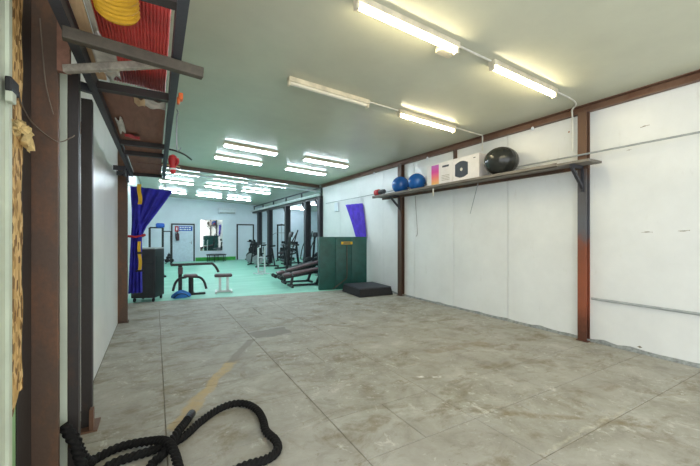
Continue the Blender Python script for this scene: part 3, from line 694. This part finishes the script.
# incline benches
def bench(label, x, y, tilt, rise):
    t = thing('incline_bench', label, 'bench', (x, y, GZ), R(-6))
    z = lambda s: rise + math.tan(tilt) * s
    obj('back_pad', 'pad_brown', p_pad((.80, 0, z(.80) + .05), (1.12, .27, .075), -tilt, 'y', .03), t, True)
    obj('seat_pad', 'pad_brown', p_pad((.10, 0, z(.10) + .05), (.24, .30, .075), -tilt, 'y', .03), t, True)
    TB('spine', 'black', t, [(-.05, 0, z(-.05) - .03), (1.3, 0, z(1.3) - .03)], .03, True)
    TB('front_post', 'black', t, [(.22, 0, .05), (.26, 0, z(.26) - .02)], .032, True); TB('rear_post', 'black', t, [(.95, 0, .05), (1.12, 0, z(1.12) - .02)], .032, True)
    TB('base_rail', 'black', t, [(.2, 0, .04), (1.0, 0, .04)], .026, True)
    for x_ in (.2, 1.0): TB('foot', 'black', t, [(x_, -.26, .03), (x_, .26, .03)], .028, True)
    for s in (-1, 1): obj('foam_roller', 'blackrub', p_lathe((-.08, s * .14, z(-.08) + .0), [(.045, -.08), (.055, -.07), (.055, .07), (.045, .08)], 14, 'y'), t, True)
    return t
q = fl(281, 283.5); bench('steep incline bench with dark red pads behind the flatter one', q.x - .12, q.y, R(13.5), .26)
q = fl(302, 286); bench('low incline bench with dark red pads nearest the green panel', q.x - .55, q.y, R(8.5), .28)
# white stand
q = fl(262, 274.5)
t = thing('squat_stand', 'white metal stand in front of the dark machines', 'stand', (q.x, q.y + .1, GZ), R(20))
for x in (-.13, .15):
    TB('upright', 'whitemetal', t, [(x, 0, .03), (x, 0, .98)], .022, True); TB('foot', 'whitemetal', t, [(x, -.3, .025), (x, .3, .025)], .022, True)
    obj('bar_holder', 'whitemetal', [p_bar((x, -.02, .98), (x, -.12, 1.0), .03), p_bar((x, -.12, .98), (x, -.12, 1.08), .03)], t)
TB('crossbar', 'whitemetal', t, [(-.13, 0, .62), (.15, 0, .62)], .018, True); TB('crossbar', 'whitemetal', t, [(-.13, 0, .1), (.15, 0, .1)], .018, True)

def elliptical(x, y, rz, label):
    t = thing('elliptical_trainer', label, 'exercise machine', (x, y, GZ), rz, 'black cardio machines in the machine bay')
    obj('base_rail', 'black', [p_bar((-.75, 0, .05), (.65, 0, .05), .07), p_bar((-.75, -.28, .03), (-.75, .28, .03), .06), p_bar((.65, -.28, .03), (.65, .28, .03), .06)], t)
    obj('flywheel', 'cabinet', p_disc((-.5, 0, .36), .27, .14, 'y', 28), t, True)
    TB('mast', 'black', t, [(.45, 0, .06), (.35, 0, .8), (.30, 0, 1.38)], .045)
    obj('console', 'cabinet', p_pad((.27, 0, 1.46), (.06, .26, .2), R(-20), 'y', .02), t, True)
    for s in (-1, 1):
        TB('swing_arm', 'black', t, smooth_path([(.40, s * .26, .35), (.30 + s * .05, s * .27, .9), (.10 + s * .12, s * .27, 1.35), (-.02 + s * .14, s * .24, 1.62)], 5), .022)
        obj('pedal', 'blackrub', p_pad((-.1 + s * .2, s * .2, .26 + s * .05), (.36, .15, .05), 0, 'y', .015), t, True)
        TB('pedal_arm', 'chrome', t, [(-.5, s * .2, .36 + s * .12), (.40, s * .24, .33)], .025)
    return t
def spin_bike(x, y, rz, label):
    t = thing('spin_bike', label, 'exercise bike', (x, y, GZ), rz, 'black exercise bikes in the gym')
    obj('foot', 'black', [p_bar((-.45, -.25, .03), (-.45, .25, .03), .06)], t); obj('foot', 'black', [p_bar((.5, -.25, .03), (.5, .25, .03), .06)], t)
    obj('frame', 'black', [p_bar((-.45, 0, .05), (.5, 0, .05), .06), p_bar((-.3, 0, .06), (-.18, 0, .85), .06), p_bar((-.2, 0, .55), (.4, 0, .4), .06), p_bar((.42, 0, .06), (.3, 0, .95), .06)], t)
    obj('flywheel', 'chrome', p_disc((.45, 0, .32), .23, .03, 'y', 28), t, True)
    obj('saddle', 'blackrub', p_pad((-.2, 0, .95), (.27, .19, .07), R(3), 'y', .03), t, True); TB('seat_post', 'chrome', t, [(-.18, 0, .8), (-.2, 0, .93)], .02)
    TB('handlebar', 'black', t, smooth_path([(.12, -.2, 1.08), (.3, -.2, 1.08), (.34, 0, 1.04), (.3, .2, 1.08), (.12, .2, 1.08)], 5), .016)
    obj('console', 'cabinet', p_pad((.36, 0, 1.12), (.04, .18, .12), R(-25), 'y', .012), t, True)
    TB('crank', 'chrome', t, [(-.02, -.1, .33), (.12, -.1, .26)], .014); obj('pedal', 'black', p_cbox((.13, -.16, .25), (.1, .1, .03)), t, bevel=.005)
    return t
def tower(x, y, rz, label, h=2.0):
    t = thing('cable_tower', label, 'exercise machine', (x, y, GZ), rz, 'weight stack towers')
    for s in (-1, 1): TB('upright', 'black', t, [(s * .3, 0, .03), (s * .3, 0, h)], .035, True); TB('foot', 'black', t, [(s * .3, -.35, .03), (s * .3, .35, .03)], .03, True)
    TB('crown', 'black', t, [(-.34, 0, h), (.34, 0, h)], .04, True); TB('pull_arm', 'black', t, [(0, 0, h), (0, -.5, h + .02)], .03, True)
    for i in range(12): obj('weight_plate', 'cabinet', p_box(-.16, .16, -.06, .06, .10 + i * .045, .14 + i * .045), t)
    for s in (-.08, .08): TB('guide_rod', 'chrome', t, [(s, 0, .05), (s, 0, h)], .01)
    TB('cable', 'chrome', t, [(0, -.48, h - .02), (0, -.48, 1.55)], .005); TB('pull_bar', 'chrome', t, smooth_path([(-.45, -.48, 1.45), (-.3, -.48, 1.55), (.3, -.48, 1.55), (.45, -.48, 1.45)], 4), .014)
    obj('seat', 'pad_brown', p_pad((0, -.5, .47), (.3, .35, .07), 0, 'y', .025), t, True); TB('seat_post', 'black', t, [(0, -.5, .03), (0, -.5, .44)], .03, True)
    return t
def plate_rack(x, y, rz, label):
    t = thing('plate_rack', label, 'weight rack', (x, y, GZ), rz)
    obj('frame', 'black', [p_bar((-.28, 0, .03), (0, 0, 1.2), .06), p_bar((.28, 0, .03), (0, 0, 1.2), .06), p_bar((-.3, -.25, .03), (-.3, .25, .03), .05), p_bar((.3, -.25, .03), (.3, .25, .03), .05), p_bar((-.2, 0, .4), (.2, 0, .4), .04)], t)
    for i, (s, z, r) in enumerate(((-1, .35, .22), (1, .35, .22), (-1, .68, .17), (1, .68, .17), (-1, .95, .12), (1, .95, .12))):
        xx = s * .28 * (1 - z / 1.2)
        for kk in range(2): obj('weight_plate', 'blackrub', p_disc((xx, -.08 - .06 * kk, z), r, .04, 'y', 22), t, True)
    return t
def dumbbell_rack(x, y, rz, label):
    t = thing('dumbbell_rack', label, 'weight rack', (x, y, GZ), rz)
    for s in (-1, 1): obj('side_frame', 'black', [p_bar((s * .8, .25, .03), (s * .8, .12, 1.05), .06), p_bar((s * .8, -.25, .03), (s * .8, .28, .03), .06)], t)
    for z, yy in ((.4, -.02), (.75, .06), (1.02, .12)): obj('tray', 'black', [p_bar((-.8, yy - .09, z), (.8, yy - .09, z - .02), .03), p_bar((-.8, yy + .09, z + .04), (.8, yy + .09, z + .02), .03)], t)
    return t
def dumbbell(x, y, z, rz):
    o = obj('dumbbell', 'blackrub', [p_lathe((0, s * .08, 0), [(.045, -.04), (.055, -.03), (.055, .03), (.045, .04)], 12, 'y') for s in (-1, 1)] + [p_tube([(0, -.08, 0), (0, .08, 0)], .014, 8)], smooth=True)
    o.location = (x, y, z); o.rotation_euler = (0, 0, rz); return tag(o, 'black dumbbell on the lower tray of the dumbbell rack', 'dumbbell', 'dumbbells on the rack')
elliptical(4.5, 11.75, R(188), 'black elliptical trainer with slanting arms nearest the green panel')
elliptical(6.1, 13.3, R(200), 'black elliptical trainer in the middle of the three')
elliptical(6.3, 14.75, R(200), 'black elliptical trainer deepest in the machine bay')
spin_bike(4.45, 15.3, R(160), 'black exercise bike between the dumbbell rack and the plate rack')
spin_bike(4.45, 16.7, R(150), 'black exercise bike before the wide dark column')
spin_bike(4.9, 19.9, R(100), 'black exercise bike beside the black framed doorway')
spin_bike(6.0, 16.3, R(190), 'black exercise bike behind the columns of the bay')
tower(6.2, 18.4, R(-30), 'tall cable tower with a weight stack near the back wall of the bay')
tower(7.9, 16.2, R(-30), 'tall cable tower with a weight stack behind the elliptical trainers')
plate_rack(5.75, 11.75, R(-20), 'black plate rack with discs behind the first dark column')
plate_rack(4.55, 18.1, R(-20), 'black plate rack with discs near the back wall')
dr = dumbbell_rack(4.68, 13.45, R(-90), 'low dumbbell rack before the columns of the machine bay')
mw = Matrix.Translation((4.68, 13.45, GZ)) @ Matrix.Rotation(R(-90), 4, 'Z')
d0 = None
for z, yy, tr in ((.4, -.02, 'lower'), (.75, .06, 'middle'), (1.02, .12, 'top')):
    for i in range(6):
        p_ = mw @ Vector((-.62 + i * .25, yy, z + .112))
        if d0 is None: d0 = dumbbell(*p_, R(-90))
        else:
            o = d0.copy(); C.objects.link(o); o.location = p_; o['label'] = 'black dumbbell on the ' + tr + ' tray of the dumbbell rack'
# racks at the left of the gym
def frame_rack(x, y, rz, w, h, label, blue=False):
    t = thing('pull_up_frame', label, 'rack', (x, y, GZ), rz)
    for s in (-1, 1): TB('upright', 'black', t, [(s * w / 2, 0, .03), (s * w / 2, 0, h)], .03, True); TB('foot', 'black', t, [(s * w / 2, -.4, .03), (s * w / 2, .4, .03)], .03, True)
    TB('crossbar', 'black', t, [(-w / 2, 0, h), (w / 2, 0, h)], .025)
    TB('crossbar', 'black', t, [(-w / 2, .1, .25), (w / 2, .1, .25)], .025)
    if blue: obj('blue_pad', 'blue_sign', p_pad((.12, 0, h + .08), (.26, .16, .16), 0, 'y', .04), t, True)
    return t
frame_rack(.5, 18.6, 0, .34, 1.62, 'narrow black frame standing near the pale door')
frame_rack(.04, 13.6, R(10), .4, 1.70, 'black upright frame topped by a blue pad behind the cabinet', True)
plate_rack(.62, 19.6, R(10), 'small plate rack with discs beside the pale door').scale = (.5, .5, .45)
# mini trampoline by the back wall
t = thing('mini_trampoline', 'small black trampoline on legs under the mirror', 'trampoline', (2.95, 20.05, GZ))
obj('rim', 'black', p_lathe((0, 0, .36), [(.44, -.025), (.52, -.02), (.53, .01), (.50, .03), (.44, .02)], 32), t, True)
obj('bed', 'blackrub', p_lathe((0, 0, .36), [(.02, 0), (.44, .004), (.44, .012), (.02, .01)], 32), t)
for i in range(6): a = i * PI / 3 + .2; TB('leg', 'black', t, [(.49 * math.cos(a), .49 * math.sin(a), 0), (.48 * math.cos(a), .48 * math.sin(a), .35)], .018)

# ------------------------------------------------------------------ back wall: doors, sign, extinguisher, mirror, air conditioner
def door(name, label, x0, x1, h, m):
    d = struct(name, m, p_box(x0, x1, YB - .05, YB - .002, .006, h), label, 'door')
    obj('door_frame', 'black', [p_box(x0 - .07, x0, YB - .08, YB, .006, h + .07), p_box(x1, x1 + .07, YB - .08, YB, .006, h + .07), p_box(x0, x1, YB - .08, YB, h, h + .07)], d)
    obj('door_handle', 'chrome', [p_cbox((x1 - .1, YB - .06, 1.02), (.03, .02, .16)), p_tube([(x1 - .1, YB - .1, 1.05), (x1 - .2, YB - .1, 1.05)], .01, 6)], d)
    return d
door('door_1', 'pale gym door with black frame and blue sign', .82, 1.84, 2.0, 'door_w')
door('door_2', 'plain pale doorway with thin black frame', 4.22, 5.08, 2.02, 'wall_gym')
t = thing('door_sign', 'blue and red notice across the top of the pale door', 'sign', (1.33, YB - .055, 1.80))
obj('red_panel', 'red', p_box(-.40, -.22, -.008, 0, -.17, .13), t); obj('blue_panel', 'blue_sign', p_box(-.21, .46, -.008, 0, -.13, .13), t)
obj('symbol', 'white_print', p_box(-.34, -.28, -.011, -.008, -.10, .06), t)
for z0 in (.03, -.08):
    x = -.17
    while x < .38:
        w = random.uniform(.05, .12); obj('print_mark', 'white_print', p_box(x, x + w, -.011, -.008, z0, z0 + .06), t); x += w + .03
t = thing('fire_extinguisher', 'dark fire extinguisher mounted on the pale door', 'extinguisher', (1.06, YB - .15, 1.15))
obj('cylinder', 'ext_red', p_lathe((0, 0, 0), [(.06, 0), (.08, .02), (.08, .33), (.05, .40), (.025, .43)], 18), t, True)
obj('valve', 'black', [p_cbox((0, 0, .46), (.05, .05, .06)), p_bar((0, 0, .5), (.12, -.02, .53), .02)], t)
obj('hose', 'black', p_tube(smooth_path([(-.03, 0, .46), (-.1, -.02, .42), (-.11, -.03, .2), (-.09, -.04, .1)], 5), .014, 8), t, True)
obj('wall_bracket', 'black', p_box(-.05, .05, .07, .1, .1, .34), t)
t = thing('wall_mirror', 'large frameless mirror on the gym back wall', 'mirror', (2.78, YB, 1.43))
obj('backing', 'whitemetal', p_box(-.60, .60, -.02, -.001, -.88, .88), t); obj('glass', 'mirror', p_box(-.585, .585, -.026, -.0201, -.865, .865), t)
t = thing('air_conditioner', 'white wall air conditioner above the mirror', 'air conditioner', (3.6, YB, 2.83))
obj('casing', 'ac', p_pad((0, -.11, 0), (.98, .215, .32), 0, 'x', .03), t, True); obj('louvre', 'grey_pipe', p_box(-.42, .42, -.225, -.21, -.14, -.08), t)
obj('front_seam', 'grey_pipe', p_box(-.47, .47, -.2205, -.2175, .06, .068), t)

# ------------------------------------------------------------------ battle rope
def rope_path():
    h = .028
    def g(px, py, dz=0): q = fl(px, py, h); return (q.x, q.y, h + dz)
    a = [(-.30, 2.73, .44), (-.462, 2.60, .40)]
    half1 = [(-.455, 2.51, .36), (-.405, 2.515, .27), (-.37, 2.53, .15), (-.345, 2.60, .06), g(95, 459), g(120, 447), g(150, 443, .012), g(168, 450, .05), g(177, 466, .03), g(178, 482), g(160, 492)]
    half2 = [(-.455, 2.51, .36), (-.40, 2.49, .25), (-.36, 2.46, .12), (-.32, 2.44, .03), g(112, 464), g(150, 451), g(180, 439), g(200, 422), g(217, 410), g(232, 404), g(246, 404), g(257, 410), g(263, 420), g(266, 431), g(276, 441), g(277, 451), g(265, 460), g(245, 466), g(205, 482), g(165, 480, .03), g(150, 467), g(165, 455, .02), g(177, 441, .056), g(185, 427, .03), g(191, 415, .004)]
    return half1, half2
def p_rope(path, r, turns_per_m=62, n=24):
    P = smooth_path(path, 14); V = []; F = []; s = 0
    for i, q in enumerate(P):
        if i: s += (P[i] - P[i - 1]).length
        a, b = frame_at(P[min(i + 1, len(P) - 1)] - P[max(i - 1, 0)])
        for j in range(n):
            an = 2 * PI * j / n; rr = r * (1 + .15 * math.cos(3 * (an - s * turns_per_m)))
            V.append(q + a * math.cos(an) * rr + b * math.sin(an) * rr)
    for i in range(len(P) - 1):
        for j in range(n): F.append((i * n + j, i * n + (j + 1) % n, (i + 1) * n + (j + 1) % n, (i + 1) * n + j))
    F.append(tuple(range(n))[::-1]); F.append(tuple((len(P) - 1) * n + j for j in range(n)))
    return V, F
h1, h2 = rope_path()
t = thing('battle_rope', 'thick black braided battle rope looped on the concrete', 'rope', (-.3, 2.4, 0))
sh = Vector((.3, -2.4, 0))
def fine(path): # even spacing so the strands stay crisp
    P = smooth_path(path, 6); out = [P[0]]
    for q in P[1:]:
        if (q - out[-1]).length > .05: out.append(q)
    out.append(P[-1]); return out
for hh in (h1, h2): obj('rope_half', 'rope', p_rope([Vector(q) + sh for q in fine(hh)], .026), t, True)
e0, e1 = Vector(h2[-2]) + sh, Vector(h2[-1]) + sh
obj('end_sleeve', 'black', p_tube([e0.lerp(e1, .35), e1 + (e1 - e0) * .15], .03, 12), t, True)
e0, e1 = Vector(h1[-2]) + sh, Vector(h1[-1]) + sh
obj('end_sleeve', 'black', p_tube([e0.lerp(e1, .2), e1 + (e1 - e0) * .2], .03, 12), t, True)
